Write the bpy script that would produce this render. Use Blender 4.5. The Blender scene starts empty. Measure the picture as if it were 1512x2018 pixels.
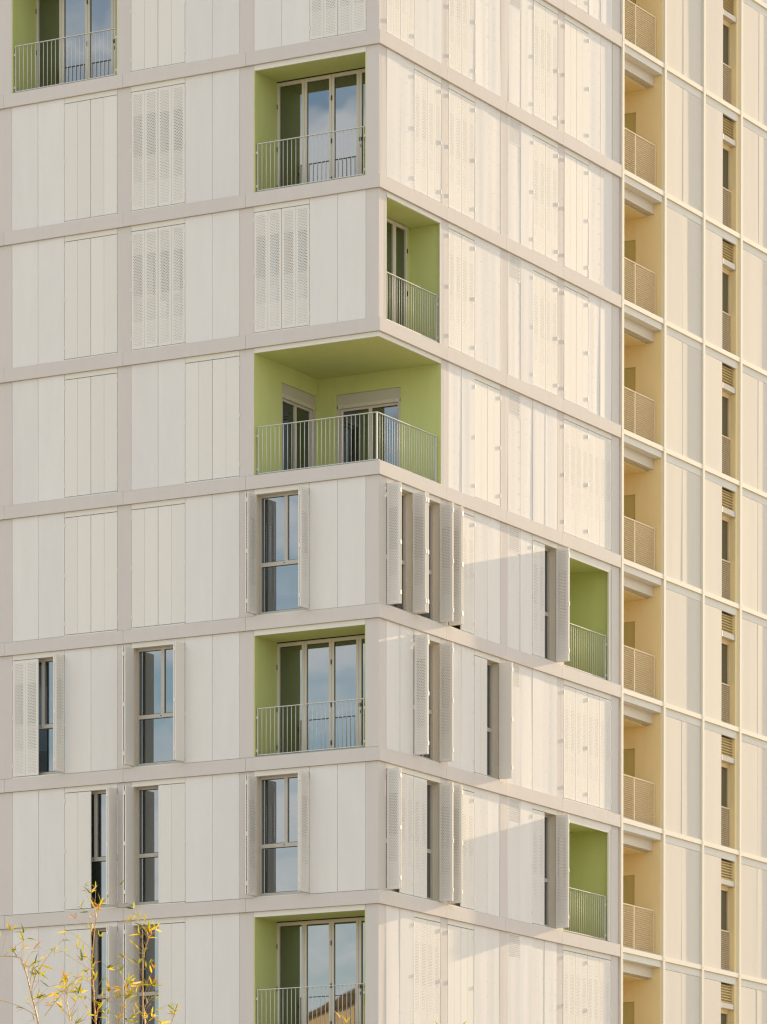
import bpy, math, random
from mathutils import Vector, Matrix, Quaternion

SC = bpy.context.scene
COL = SC.collection
EYE = 1.7

# ------------------------------------------------------------------ camera
cam_d = bpy.data.cameras.new("camera")
cam = bpy.data.objects.new("camera", cam_d)
COL.objects.link(cam)
YAW, PIT, ROLL = 0.5099807, -0.02025064, 0.00067
d = Vector((-math.sin(YAW) * math.cos(PIT), math.cos(YAW) * math.cos(PIT), math.sin(PIT)))
r = Vector((math.cos(YAW), math.sin(YAW), 0.0))
u = r.cross(d)
r2 = r * math.cos(ROLL) + u * math.sin(ROLL)
u2 = r2.cross(d)
cam.matrix_world = Matrix(((r2.x, u2.x, -d.x, 47.361), (r2.y, u2.y, -d.y, -84.436),
                           (r2.z, u2.z, -d.z, EYE), (0, 0, 0, 1)))
cam_d.sensor_fit = 'HORIZONTAL'
cam_d.sensor_width = 36.0
cam_d.lens = 215.03
cam_d.shift_y = 1.3764
cam_d.clip_end = 3000.0
SC.camera = cam

# ------------------------------------------------------------------ light
SUN = Vector((0.066, 1.0, 0.252)).normalized()
SUN_EL = math.asin(SUN.z)
SUN_AZ = math.atan2(SUN.x, SUN.y)
world = bpy.data.worlds.new("World")
SC.world = world
world.use_nodes = True
wn, wl = world.node_tree.nodes, world.node_tree.links
wn.clear()
w_out = wn.new('ShaderNodeOutputWorld')
w_bg = wn.new('ShaderNodeBackground')
w_bg.inputs['Strength'].default_value = 0.15
sky = wn.new('ShaderNodeTexSky')
sky.sky_type = 'NISHITA'
sky.sun_disc = False
sky.sun_elevation = SUN_EL
sky.sun_rotation = SUN_AZ
sky.air_density = 1.0
sky.dust_density = 1.0
sky.ozone_density = 1.0
hsv = wn.new('ShaderNodeHueSaturation')
hsv.inputs['Saturation'].default_value = 0.92
hsv.inputs['Value'].default_value = 1.18
# thin bright cloud layer
tc = wn.new('ShaderNodeTexCoord')
mp = wn.new('ShaderNodeMapping')
mp.inputs['Scale'].default_value = (1.0, 1.0, 3.2)
cn = wn.new('ShaderNodeTexNoise')
cn.inputs['Scale'].default_value = 15.0
cn.inputs['Detail'].default_value = 7.0
cn.inputs['Roughness'].default_value = 0.55
cr = wn.new('ShaderNodeValToRGB')
cr.color_ramp.elements[0].position = 0.40
cr.color_ramp.elements[1].position = 0.60
cr.color_ramp.elements[0].color = (0, 0, 0, 1)
cr.color_ramp.elements[1].color = (0.85, 0.85, 0.85, 1)
mx = wn.new('ShaderNodeMix')
mx.data_type = 'RGBA'
mx.inputs[7].default_value = (9.2, 8.95, 8.7, 1)
wl.new(tc.outputs['Generated'], mp.inputs['Vector'])
wl.new(mp.outputs['Vector'], cn.inputs['Vector'])
wl.new(cn.outputs['Fac'], cr.inputs['Fac'])
wl.new(cr.outputs['Color'], mx.inputs[0])
wl.new(sky.outputs['Color'], hsv.inputs['Color'])
wl.new(hsv.outputs['Color'], mx.inputs[6])
wl.new(mx.outputs[2], w_bg.inputs['Color'])
wl.new(w_bg.outputs['Background'], w_out.inputs['Surface'])

sun_d = bpy.data.lights.new("sun", 'SUN')
sun_d.energy = 5.0
sun_d.angle = math.radians(0.5)
sun_d.color = (1.0, 0.74, 0.45)
sun = bpy.data.objects.new("sun", sun_d)
COL.objects.link(sun)
sun.rotation_mode = 'QUATERNION'
sun.rotation_quaternion = (-SUN).to_track_quat('-Z', 'Y')
sun.location = (10, 60, 60)

vs = SC.view_settings
vs.view_transform = 'Standard'
vs.look = 'None'
vs.exposure = 0.37
vs.gamma = 1.0
vs.use_curve_mapping = False
SC.render.engine = 'CYCLES'
SC.cycles.max_bounces = 8
SC.cycles.diffuse_bounces = 5
SC.cycles.glossy_bounces = 4
SC.cycles.transmission_bounces = 4
SC.cycles.sample_clamp_indirect = 8.0
SC.cycles.use_denoising = True
SC.cycles.denoiser = 'OPENIMAGEDENOISE'
SC.cycles.denoising_input_passes = 'RGB_ALBEDO_NORMAL'
SC.cycles.denoising_prefilter = 'NONE'
SC.cycles.use_adaptive_sampling = False
SC.cycles.pixel_filter_type = 'BLACKMAN_HARRIS'
SC.cycles.filter_width = 1.3

rnd = random.Random(11)


# ------------------------------------------------------------------ materials
def mat(name, col, rough=0.6, metal=0.0, spec=0.4, var=0.0, bump=None, stain=0.0):
    m = bpy.data.materials.new(name)
    m.use_nodes = True
    nt = m.node_tree
    b = nt.nodes['Principled BSDF']
    b.inputs['Roughness'].default_value = rough
    b.inputs['Metallic'].default_value = metal
    b.inputs['Specular IOR Level'].default_value = spec
    b.inputs['Base Color'].default_value = (*col, 1)
    src = None
    tco = nt.nodes.new('ShaderNodeTexCoord')
    oi = nt.nodes.new('ShaderNodeObjectInfo')
    if var or stain:
        hs = nt.nodes.new('ShaderNodeHueSaturation')
        hs.inputs['Color'].default_value = (*col, 1)
        mr = nt.nodes.new('ShaderNodeMapRange')
        mr.inputs[3].default_value = 1 - var
        mr.inputs[4].default_value = 1 + var
        nt.links.new(oi.outputs['Random'], mr.inputs[0])
        val = mr.outputs[0]
        if stain:
            mpn = nt.nodes.new('ShaderNodeMapping')
            mpn.inputs['Scale'].default_value = (3.0, 3.0, 0.5)
            addv = nt.nodes.new('ShaderNodeVectorMath')
            addv.operation = 'ADD'
            geo = nt.nodes.new('ShaderNodeNewGeometry')
            nt.links.new(geo.outputs['Position'], mpn.inputs['Vector'])
            nz = nt.nodes.new('ShaderNodeTexNoise')
            nz.inputs['Scale'].default_value = 1.0
            nz.inputs['Detail'].default_value = 6.0
            nz.inputs['Roughness'].default_value = 0.65
            nt.links.new(mpn.outputs['Vector'], nz.inputs['Vector'])
            mr2 = nt.nodes.new('ShaderNodeMapRange')
            mr2.inputs[1].default_value = 0.3
            mr2.inputs[2].default_value = 0.7
            mr2.inputs[3].default_value = 1 - stain
            mr2.inputs[4].default_value = 1 + stain
            nt.links.new(nz.outputs['Fac'], mr2.inputs[0])
            mul = nt.nodes.new('ShaderNodeMath')
            mul.operation = 'MULTIPLY'
            nt.links.new(val, mul.inputs[0])
            nt.links.new(mr2.outputs[0], mul.inputs[1])
            val = mul.outputs[0]
        nt.links.new(val, hs.inputs['Value'])
        nt.links.new(hs.outputs['Color'], b.inputs['Base Color'])
    if bump:
        scale, dist, strength = bump
        geo = nt.nodes.new('ShaderNodeNewGeometry')
        mpb = nt.nodes.new('ShaderNodeMapping')
        mpb.inputs['Scale'].default_value = scale
        nt.links.new(geo.outputs['Position'], mpb.inputs['Vector'])
        nb = nt.nodes.new('ShaderNodeTexNoise')
        nb.inputs['Scale'].default_value = 1.0
        nb.inputs['Detail'].default_value = 2.0
        nt.links.new(mpb.outputs['Vector'], nb.inputs['Vector'])
        bp = nt.nodes.new('ShaderNodeBump')
        bp.inputs['Distance'].default_value = dist
        bp.inputs['Strength'].default_value = strength
        nt.links.new(nb.outputs['Fac'], bp.inputs['Height'])
        nt.links.new(bp.outputs['Normal'], b.inputs['Normal'])
    return m


def glass_mat(name, refl, tint=(0.86, 0.93, 0.96), base=(0.007, 0.012, 0.011)):
    m = bpy.data.materials.new(name)
    m.use_nodes = True
    nt = m.node_tree
    nt.nodes.clear()
    out = nt.nodes.new('ShaderNodeOutputMaterial')
    gl = nt.nodes.new('ShaderNodeBsdfGlossy')
    gl.inputs['Roughness'].default_value = 0.015
    gl.inputs['Color'].default_value = (*tint, 1)
    df = nt.nodes.new('ShaderNodeBsdfDiffuse')
    df.inputs['Color'].default_value = (*base, 1)
    mxs = nt.nodes.new('ShaderNodeMixShader')
    mxs.inputs[0].default_value = refl
    geo = nt.nodes.new('ShaderNodeNewGeometry')
    nb = nt.nodes.new('ShaderNodeTexNoise')
    nb.inputs['Scale'].default_value = 0.9
    nb.inputs['Detail'].default_value = 1.0
    bp = nt.nodes.new('ShaderNodeBump')
    bp.inputs['Distance'].default_value = 0.004
    bp.inputs['Strength'].default_value = 0.6
    nt.links.new(geo.outputs['Position'], nb.inputs['Vector'])
    nt.links.new(nb.outputs['Fac'], bp.inputs['Height'])
    nt.links.new(bp.outputs['Normal'], gl.inputs['Normal'])
    nt.links.new(df.outputs[0], mxs.inputs[1])
    nt.links.new(gl.outputs[0], mxs.inputs[2])
    nt.links.new(mxs.outputs[0], out.inputs['Surface'])
    return m


M = {}
M['panel'] = mat('panel_coating', (0.73, 0.71, 0.68), 0.7, spec=0.12, var=0.03, stain=0.028,
                 bump=((5.0, 5.0, 0.35), 0.0015, 0.8))
M['band'] = mat('band_coating', (0.625, 0.585, 0.55), 0.7, spec=0.12, var=0.015, stain=0.02,
                bump=((1.2, 1.2, 2.0), 0.003, 0.5))
M['header'] = mat('header_coating', (0.74, 0.72, 0.66), 0.7, spec=0.12, var=0.01)
M['wall'] = mat('backing_wall', (0.50, 0.47, 0.42), 0.8, stain=0.03)
M['reveal'] = mat('reveal_coating', (0.74, 0.66, 0.53), 0.6)
M['shutter'] = mat('shutter_coating', (0.74, 0.715, 0.668), 0.65, spec=0.15, var=0.02)
M['hinge'] = mat('hinge_paint', (0.76, 0.73, 0.66), 0.4)
M['green'] = mat('green_render', (0.55, 0.60, 0.24), 0.85, spec=0.2, stain=0.03,
                 bump=((60, 60, 60), 0.002, 0.35))
M['concrete'] = mat('loggia_concrete', (0.36, 0.34, 0.31), 0.85, stain=0.06)
M['frame'] = mat('window_frame_paint', (0.52, 0.49, 0.43), 0.45)
M['doorframe'] = mat('door_frame_paint', (0.60, 0.56, 0.47), 0.4)
M['gasketshadow'] = mat('gasket_and_shadow', (0.015, 0.014, 0.014), 0.6)  # gasket ring, its black also painting in the reveal shadow round each pane
M['black'] = mat('black_metal', (0.018, 0.018, 0.02), 0.4)
M['steel'] = mat('galvanised_steel', (0.60, 0.60, 0.55), 0.6, metal=0.1, spec=0.3)
M['glass'] = glass_mat('reflective_glass', 0.27, tint=(0.90, 0.94, 0.97))
M['olivereflglass'] = glass_mat('olive_reflection_glass', 0.15, base=(0.10, 0.09, 0.05))  # olive reflection of the reveal painted into the base colour
M['darkglass'] = glass_mat('dim_glass', 0.2)
M['wingpanel'] = mat('wing_panel_coating', (0.66, 0.62, 0.55), 0.7, spec=0.12, var=0.015, stain=0.015,
                     bump=((3.0, 3.0, 0.25), 0.0015, 0.6))
M['wingfin'] = mat('wing_fin_coating', (0.74, 0.70, 0.60), 0.65, spec=0.15)
M['cream'] = mat('cream_render', (0.84, 0.68, 0.37), 0.85, stain=0.025)
M['creampaint'] = mat('cream_paint', (0.76, 0.61, 0.39), 0.5)
M['door'] = mat('ochre_door', (0.52, 0.43, 0.17), 0.55)
M['slat'] = mat('ochre_slat', (0.72, 0.57, 0.30), 0.45)
M['rollbox'] = mat('beige_roller_box', (0.64, 0.58, 0.48), 0.5)
M['ground'] = mat('sandy_ground', (0.42, 0.36, 0.26), 0.9, stain=0.12)


# shutter sheet back darkened: shade behind the holes put into the colour
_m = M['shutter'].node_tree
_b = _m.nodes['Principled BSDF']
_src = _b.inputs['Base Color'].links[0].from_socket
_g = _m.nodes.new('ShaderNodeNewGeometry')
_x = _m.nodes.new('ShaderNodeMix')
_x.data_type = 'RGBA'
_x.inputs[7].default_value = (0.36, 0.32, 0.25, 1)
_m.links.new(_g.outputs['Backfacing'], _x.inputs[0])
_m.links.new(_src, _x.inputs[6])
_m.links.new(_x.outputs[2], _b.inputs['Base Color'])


def leafmat(name, col, trans):
    m = bpy.data.materials.new(name)
    m.use_nodes = True
    nt = m.node_tree
    nt.nodes.clear()
    out = nt.nodes.new('ShaderNodeOutputMaterial')
    oi = nt.nodes.new('ShaderNodeObjectInfo')
    mr = nt.nodes.new('ShaderNodeMapRange')
    mr.inputs[3].default_value = 0.7
    mr.inputs[4].default_value = 1.25
    hs = nt.nodes.new('ShaderNodeHueSaturation')
    hs.inputs['Color'].default_value = (*col, 1)
    a = nt.nodes.new('ShaderNodeBsdfDiffuse')
    t = nt.nodes.new('ShaderNodeBsdfTranslucent')
    g = nt.nodes.new('ShaderNodeMixShader')
    g.inputs[0].default_value = trans
    nt.links.new(oi.outputs['Random'], mr.inputs[0])
    nt.links.new(mr.outputs[0], hs.inputs['Value'])
    nt.links.new(hs.outputs[0], a.inputs[0])
    nt.links.new(hs.outputs[0], t.inputs[0])
    nt.links.new(a.outputs[0], g.inputs[1])
    nt.links.new(t.outputs[0], g.inputs[2])
    nt.links.new(g.outputs[0], out.inputs[0])
    return m


LEAFM = [leafmat('leaf_yellow_green', (0.42, 0.42, 0.03), 0.55), leafmat('leaf_green', (0.13, 0.18, 0.025), 0.4),
         leafmat('leaf_orange', (0.72, 0.30, 0.05), 0.5), leafmat('leaf_dry', (0.66, 0.44, 0.20), 0.45),
         leafmat('leaf_yellow', (0.66, 0.48, 0.03), 0.55)]
M['culm'] = mat('bamboo_culm', (0.58, 0.30, 0.06), 0.45, var=0.1)
M['twig'] = mat('bamboo_twig', (0.52, 0.30, 0.10), 0.6, var=0.1)
M['tanwall'] = mat('tan_wall', (0.55, 0.45, 0.29), 0.85, stain=0.08)
M['tile'] = mat('roof_tile', (0.46, 0.37, 0.25), 0.8, stain=0.15)

# ------------------------------------------------------------------ mesh builder
# facade frame: s runs along the wall away from the shared corner, n is outward, z is up
def W(fac, s, n, z):
    return (-s, -n, z) if fac == 'A' else (n, s, z)


class MB:
    def __init__(self, fac):
        self.fac, self.v, self.f, self.mi, self.sm = fac, [], [], [], []

    def add(self, pts, faces, mi=0, smooth=False):
        b = len(self.v)
        self.v += [W(self.fac, *p) for p in pts]
        for q in faces:
            q = [b + i for i in q]
            if self.fac == 'B':
                q = q[::-1]
            self.f.append(q)
            self.mi.append(mi)
            self.sm.append(smooth)

    def box(self, s0, s1, n0, n1, z0, z1, mi=0):
        self.add([(s0, n0, z0), (s1, n0, z0), (s1, n1, z0), (s0, n1, z0),
                  (s0, n0, z1), (s1, n0, z1), (s1, n1, z1), (s0, n1, z1)],
                 [(0, 3, 2, 1), (4, 5, 6, 7), (0, 1, 5, 4), (1, 2, 6, 5), (2, 3, 7, 6), (3, 0, 4, 7)], mi)

    def rod(self, p, q, rad, k=6, mi=0):
        a, b = Vector(p), Vector(q)
        ax = (b - a).normalized()
        x = ax.orthogonal().normalized()
        y = ax.cross(x)
        ring = [x * math.cos(2 * math.pi * i / k) * rad + y * math.sin(2 * math.pi * i / k) * rad for i in range(k)]
        pts = [tuple(a + o) for o in ring] + [tuple(b + o) for o in ring]
        fs = [(i, (i + 1) % k, k + (i + 1) % k, k + i) for i in range(k)]
        fs += [tuple(range(k))[::-1], tuple(range(k, 2 * k))]
        self.add(pts, fs, mi, True)

    def mesh(self, name, mats):
        me = bpy.data.meshes.new(name)
        me.from_pydata(self.v, [], self.f)
        for m in mats:
            me.materials.append(m)
        me.polygons.foreach_set('material_index', self.mi)
        me.polygons.foreach_set('use_smooth', self.sm)
        me.update()
        return me


CACHE = {}


def cached(key, fn):
    if key not in CACHE:
        CACHE[key] = fn()
    return CACHE[key]


def link(name, me, parent=None, loc=(0, 0, 0)):
    o = bpy.data.objects.new(name, me)
    COL.objects.link(o)
    o.location = loc
    if parent is not None:
        o.parent = parent
    return o


def tag(o, label=None, cat=None, group=None, kind=None):
    for k, v in (('label', label), ('category', cat), ('group', group), ('kind', kind)):
        if v:
            o[k] = v
    return o


def boxpart(name, fac, s0, s1, n0, n1, z0, z1, m, parent, off=(0, 0, 0)):
    """a box as one part, sharing mesh data between equal boxes"""
    w, t, h = round(s1 - s0, 4), round(n1 - n0, 4), round(z1 - z0, 4)

    def mk():
        b = MB(fac)
        b.box(0, w, 0, t, 0, h)
        return b.mesh(name, [m])
    me = cached(('box', name, fac, w, t, h, m.name), mk)
    p = Vector(W(fac, s0, n0, z0)) - Vector(off)
    return link(name, me, parent, p)


def panel_mesh(fac, w, h, var, amp, m, name):
    rr = random.Random(1000 * var + int(w * 997) + (7 if fac == 'B' else 0))
    NX, NZ = 8, 5
    tilt = rr.uniform(-1, 1) * 0.011
    twist = rr.uniform(-1, 1) * 0.006
    ph = [rr.uniform(0, 6.28) for _ in range(3)]
    a = [rr.uniform(0.3, 1.0) * 0.0014, rr.uniform(0.2, 1.0) * 0.0008, rr.uniform(0.2, 1.0) * 0.002]
    offs = rr.uniform(-1, 1) * 0.004

    def prof(x, z):
        k = x / w
        return amp * (offs + tilt * (x - w / 2) + twist * (x - w / 2) * (2 * z / h - 1)
                      + a[0] * math.sin(6.28 * k + ph[0]) + a[1] * math.sin(12.6 * k + ph[1])
                      + a[2] * math.sin(3.1 * z / h + ph[2]))
    b = MB(fac)
    pts = [(w * i / NX, prof(w * i / NX, h * j / NZ), h * j / NZ) for j in range(NZ + 1) for i in range(NX + 1)]
    fs = []
    for j in range(NZ):
        for i in range(NX):
            q = j * (NX + 1) + i
            fs.append((q, q + NX + 1, q + NX + 2, q + 1))
    b.add(pts, fs, 0, True)
    # rim and back
    rim = [j for j in range(NX + 1)] + [j * (NX + 1) + NX for j in range(1, NZ + 1)] \
        + [NZ * (NX + 1) + i for i in range(NX - 1, -1, -1)] + [j * (NX + 1) for j in range(NZ - 1, 0, -1)]
    front = [pts[i] for i in rim]
    back = [(p[0], -0.026, p[2]) for p in front]
    n = len(rim)
    b.add(front + back, [(i, (i + 1) % n, n + (i + 1) % n, n + i) for i in range(n)])
    return b.mesh(name, [m])


def facade_panel(fac, s0, s1, z0, z1, parent, amp, m, name='facade_panel', gap=0.004):
    w, h = round(s1 - s0 - 2 * gap, 3), round(z1 - z0, 3)
    var = rnd.randrange(9)
    me = cached(('panel', fac, w, h, var, amp, m.name), lambda: panel_mesh(fac, w, h, var, amp, m, name))
    return link(name, me, parent, W(fac, s0 + gap, 0, z0))


def perf_sheet(b, w, h, to, mx=0.045, mz=0.06, zones=True, pitch=0.0375, big=0.0115, flip=False):
    """a thin sheet with real holes; to(x, z) gives the (s, n, z) point"""
    f0 = len(b.f)
    rows = int((h - 2 * mz) / (pitch * 0.866))
    rp = (h - 2 * mz) / rows
    cols = int((w - 2 * mx) / pitch)
    cp = (w - 2 * mx) / (cols + 0.5)
    x0, x1 = mx, w - mx
    b.add([to(0, 0), to(w, 0), to(w, mz), to(0, mz)], [(0, 1, 2, 3)])
    b.add([to(0, h - mz), to(w, h - mz), to(w, h), to(0, h)], [(0, 1, 2, 3)])
    b.add([to(0, mz), to(x0, mz), to(x0, h - mz), to(0, h - mz)], [(0, 1, 2, 3)])
    b.add([to(x1, mz), to(w, mz), to(w, h - mz), to(x1, h - mz)], [(0, 1, 2, 3)])
    for j in range(rows):
        za, zb = mz + j * rp, mz + (j + 1) * rp
        zc = (za + zb) / 2
        k = 1 - zc / h
        if zones:
            rad = big * (0.72 if k < 0.21 else 1.0 if k < 0.55 else 0.78 if k < 0.77 else 0.56)
        else:
            rad = big
        o = 0.0 if j % 2 == 0 else cp * 0.5
        if o:
            b.add([to(x0, za), to(x0 + o, za), to(x0 + o, zb), to(x0, zb)], [(0, 1, 2, 3)])
        else:
            b.add([to(x1 - cp * 0.5, za), to(x1, za), to(x1, zb), to(x1 - cp * 0.5, zb)], [(0, 1, 2, 3)])
        for i in range(cols):
            xa = x0 + o + i * cp
            xb = xa + cp
            xc = (xa + xb) / 2
            hole = [to(xc + rad * math.cos(t), zc + rad * math.sin(t)) for t in
                    [math.radians(30 + 60 * q) for q in range(6)]]
            # 0:30deg 1:90 2:150 3:210 4:270 5:330
            c = [to(xb, za), to(xb, zb), to(xa, zb), to(xa, za)]
            pts = hole + c
            A0, A1, A2, A3 = 6, 7, 8, 9
            b.add(pts, [(0, A1, 1), (1, A1, A2), (1, A2, 2), (2, A2, A3, 3), (3, A3, 4), (4, A3, A0), (4, A0, 5), (5, A0, A1, 0)])
    if flip:
        b.f[f0:] = [q[::-1] for q in b.f[f0:]]


def leaf_mesh(fac, w, h, perf, pose):
    """pose 'closed': leaf in the wall plane, face outward. 'open_pos' / 'open_neg': leaf square to
    the wall, its face looking towards +s / -s; hinge line at the origin"""
    b = MB(fac)
    t = 0.028
    if pose == 'closed':
        # rear flanges
        b.box(0.003, 0.013, -t, -0.0015, 0, h)
        b.box(w - 0.013, w - 0.003, -t, -0.0015, 0, h)
        b.box(0.013, w - 0.013, -t, -0.0015, 0, 0.012)
        b.box(0.013, w - 0.013, -t, -0.0015, h - 0.012, h)
        to = lambda x, z: (0.002 + x * (w - 0.004) / w, 0.0, z)
        if perf:
            perf_sheet(b, w, h, to, flip=True, big=0.0110 if fac == 'A' else 0.0078)
        else:
            b.box(0.002, w - 0.002, -0.0014, 0.0, 0, h)
    else:
        sg = 1 if pose == 'open_pos' else -1
        lo, hi = sorted((0.0, sg * t))
        b.box(lo, hi, 0.0, 0.010, 0, h)
        b.box(lo, hi, w - 0.010, w, 0, h)
        b.box(lo, hi, 0.010, w - 0.010, 0, 0.010)
        b.box(lo, hi, 0.010, w - 0.010, h - 0.010, h)
        f = sg * (t + 0.0015)
        if perf:
            to = lambda x, z: (f, x, z)
            perf_sheet(b, w, h, to, flip=(sg < 0))
        else:
            lo, hi = sorted((sg * (t + 0.0002), f))
            b.box(lo, hi, 0, w, 0, h)
    return b.mesh('shutter_leaf', [M['shutter']])


def hinges(fac, leaf, s, n, h, parent_off, sdir=0):
    for k in (0.075, 0.49, 0.92):
        boxpart('hinge', fac, s - 0.012, s + 0.012, n, n + 0.012, k * h, k * h + 0.075, M['hinge'], leaf, parent_off)


def leaf(fac, root, s0, w, z0, h, perf, hinge_s=None):
    me = cached(('leaf', fac, round(w, 3), round(h, 3), perf, 'closed'), lambda: leaf_mesh(fac, w, h, perf, 'closed'))
    o = link('shutter_leaf', me, root, W(fac, s0, 0.0, z0))
    if hinge_s is not None:
        for k in (0.075, 0.49, 0.92):
            boxpart('hinge', fac, hinge_s - 0.014, hinge_s + 0.006, 0.001, 0.0155, k * h, k * h + 0.085,
                    M['hinge'], o, W(fac, s0, 0, 0))
    return o


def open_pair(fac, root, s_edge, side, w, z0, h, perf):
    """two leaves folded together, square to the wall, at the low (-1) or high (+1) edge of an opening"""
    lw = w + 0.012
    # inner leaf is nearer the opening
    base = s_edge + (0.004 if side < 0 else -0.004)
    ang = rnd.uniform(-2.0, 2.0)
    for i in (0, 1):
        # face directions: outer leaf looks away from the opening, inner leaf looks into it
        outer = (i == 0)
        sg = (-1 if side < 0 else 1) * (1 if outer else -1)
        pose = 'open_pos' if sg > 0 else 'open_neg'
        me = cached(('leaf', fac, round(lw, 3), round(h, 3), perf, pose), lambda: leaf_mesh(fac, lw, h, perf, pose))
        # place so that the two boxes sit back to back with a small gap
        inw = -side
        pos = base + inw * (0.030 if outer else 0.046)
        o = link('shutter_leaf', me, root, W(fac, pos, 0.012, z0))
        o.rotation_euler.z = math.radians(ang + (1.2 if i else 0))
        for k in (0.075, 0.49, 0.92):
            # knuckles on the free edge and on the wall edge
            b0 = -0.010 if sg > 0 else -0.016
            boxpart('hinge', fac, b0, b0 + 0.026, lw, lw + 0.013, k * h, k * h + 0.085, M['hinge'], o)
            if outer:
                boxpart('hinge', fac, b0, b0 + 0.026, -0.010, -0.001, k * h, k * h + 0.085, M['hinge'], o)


def window(fac, root, s0, s1, z0, z1, n, m_fr, m_gl, transom=1.05, mull=True, fr=0.055):
    """frame mesh as a part, panes as its sub-parts"""
    w, h = round(s1 - s0, 3), round(z1 - z0, 3)

    def mk():
        b = MB(fac)
        b.box(0, fr, 0, 0.06, 0, h)
        b.box(w - fr, w, 0, 0.06, 0, h)
        b.box(fr, w - fr, 0, 0.06, 0, 0.09)
        b.box(fr, w - fr, 0, 0.06, h - 0.05, h)
        if transom:
            b.box(fr, w - fr, 0, 0.058, transom, transom + 0.085)
        if mull:
            b.box(w / 2 - 0.04, w / 2 + 0.04, 0, 0.056, (transom + 0.085) if transom else 0.09, h - 0.05)
        return b.mesh('window_frame', [m_fr])
    f = link('window_frame', cached(('win', fac, w, h, transom, mull, m_fr.name, fr), mk), root, W(fac, s0, n, z0))
    fields = []
    zt = (transom + 0.085) if transom else 0.09
    if transom:
        fields.append((fr, w - fr, 0.09, transom))
    if mull:
        fields += [(fr, w / 2 - 0.04, zt, h - 0.05), (w / 2 + 0.04, w - fr, zt, h - 0.05)]
    else:
        fields.append((fr, w - fr, zt, h - 0.05))
    for a, c, e, g in fields:
        pane(fac, f, a, c, e, g, 0.022, m_gl)
    if transom and w > 0.9:
        for k in (0.18, 0.52):
            boxpart('drain_cap', fac, w * k, w * k + 0.035, 0.0585, 0.062, transom + 0.035, transom + 0.05, M['black'], f)
    return f


def pane(fac, parent, a, c, e, g, n, m_gl):
    w, h = round(c - a, 3), round(g - e, 3)

    def mk():
        b = MB(fac)
        q = 0.014
        b.box(q, w - q, -0.012, 0.0, q, h - q, 0)
        b.box(0, w, -0.016, -0.010, 0, q - 0.001, 1)
        b.box(0, w, -0.016, -0.010, h - q + 0.001, h, 1)
        b.box(0, q - 0.001, -0.016, -0.010, q, h - q, 1)
        b.box(w - q + 0.001, w, -0.016, -0.010, q, h - q, 1)
        return b.mesh('window_pane', [m_gl, M['gasketshadow']])
    o = link('window_pane', cached(('pane', fac, w, h, m_gl.name), mk), parent, W(fac, a, n, e))
    o.rotation_euler.z = rnd.uniform(-0.004, 0.004)
    return o


def railing(fac, root, s0, s1, n, zf, pitch=0.105, h=1.05, post0=True, post1=True):
    """rails and end posts as a part, each baluster a sub-part"""
    w = round(s1 - s0, 3)

    def mk():
        b = MB(fac)
        b.box(0, w, -0.020, 0.020, h - 0.014, h)
        b.box(0, w, -0.022, 0.022, 0.04, 0.058)
        if post0:
            b.box(0, 0.012, -0.022, 0.022, 0.0585, h - 0.0145)
            for z in (0.12, h - 0.22):
                b.box(-0.035, -0.001, -0.02, 0.02, z, z + 0.05)
        if post1:
            b.box(w - 0.012, w, -0.022, 0.022, 0.0585, h - 0.0145)
            for z in (0.12, h - 0.22):
                b.box(w + 0.001, w + 0.035, -0.02, 0.02, z, z + 0.05)
        return b.mesh('railing', [M['steel']])
    o = link('railing', cached(('rail', fac, w, h, post0, post1), mk), root, W(fac, s0, n, zf))

    def mb():
        b = MB(fac)
        b.rod((0, 0, 0.0585), (0, 0, h - 0.0145), 0.0068, 6)
        return b.mesh('baluster', [M['steel']])
    me = cached(('baluster', fac, h), mb)
    N = int(round(w / pitch))
    for i in range(1, N):
        link('baluster', me, o, W(fac, w * i / N, 0, 0))
    return o


def door_leaf(fac, root, s0, s1, z0, z1, n, handle=0, hinge=0):
    w, h = round(s1 - s0, 3), round(z1 - z0, 3)
    st = 0.062

    def mk():
        b = MB(fac)
        b.box(0.003, st, 0, 0.065, 0, h)
        b.box(w - st, w - 0.003, 0, 0.065, 0, h)
        b.box(st, w - st, 0, 0.062, 0, 0.09)
        b.box(st, w - st, 0, 0.062, h - 0.075, h)
        return b.mesh('door_leaf', [M['doorframe']])
    o = link('door_leaf', cached(('dleaf', fac, w, h), mk), root, W(fac, s0, n, z0))
    p = pane(fac, o, st, w - st, 0.09, h - 0.075, 0.03, M['glass'])
    if hinge:
        s = 0.0 if hinge < 0 else w
        for k in (0.10, 0.42, 0.78):
            boxpart('door_hinge', fac, s - 0.012, s + 0.012, 0.066, 0.082, k * h, k * h + 0.10, M['black'], o)
    if handle:
        s = 0.02 if handle < 0 else w - 0.05
        boxpart('door_handle', fac, s - 0.005, s + 0.045, 0.066, 0.085, 1.02, 1.10, M['black'], o)
        boxpart('door_handle', fac, s - 0.14, s + 0.03, 0.0855, 0.105, 1.045, 1.07, M['black'], o)
        boxpart('lock_plate', fac, s, s + 0.03, 0.066, 0.074, 0.88, 0.95, M['black'], o)
    return o


# ------------------------------------------------------------------ dimensions
H = 3.0
Z0 = 30.045 + EYE            # underside of the uppermost band that meets the frame's middle
BAND = 0.29
A_S = [0.312 + 3.0985 * k for k in range(8)]
A_W = 2.743
B_S = [0.328, 3.070, 5.842, 8.580]
B_W = [2.412, 2.42, 2.41, 2.43]
B_END = 11.40


def ztop(j):
    return Z0 - H * j


ground_b = bpy.data.meshes.new('ground')
G = 1500.0
ground_b.from_pydata([(-G, -G, 0), (G, -G, 0), (G, G, 0), (-G, G, 0)], [], [(0, 1, 2, 3)])
ground_b.materials.append(M['ground'])
tag(link('ground', ground_b), kind='structure')

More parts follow.
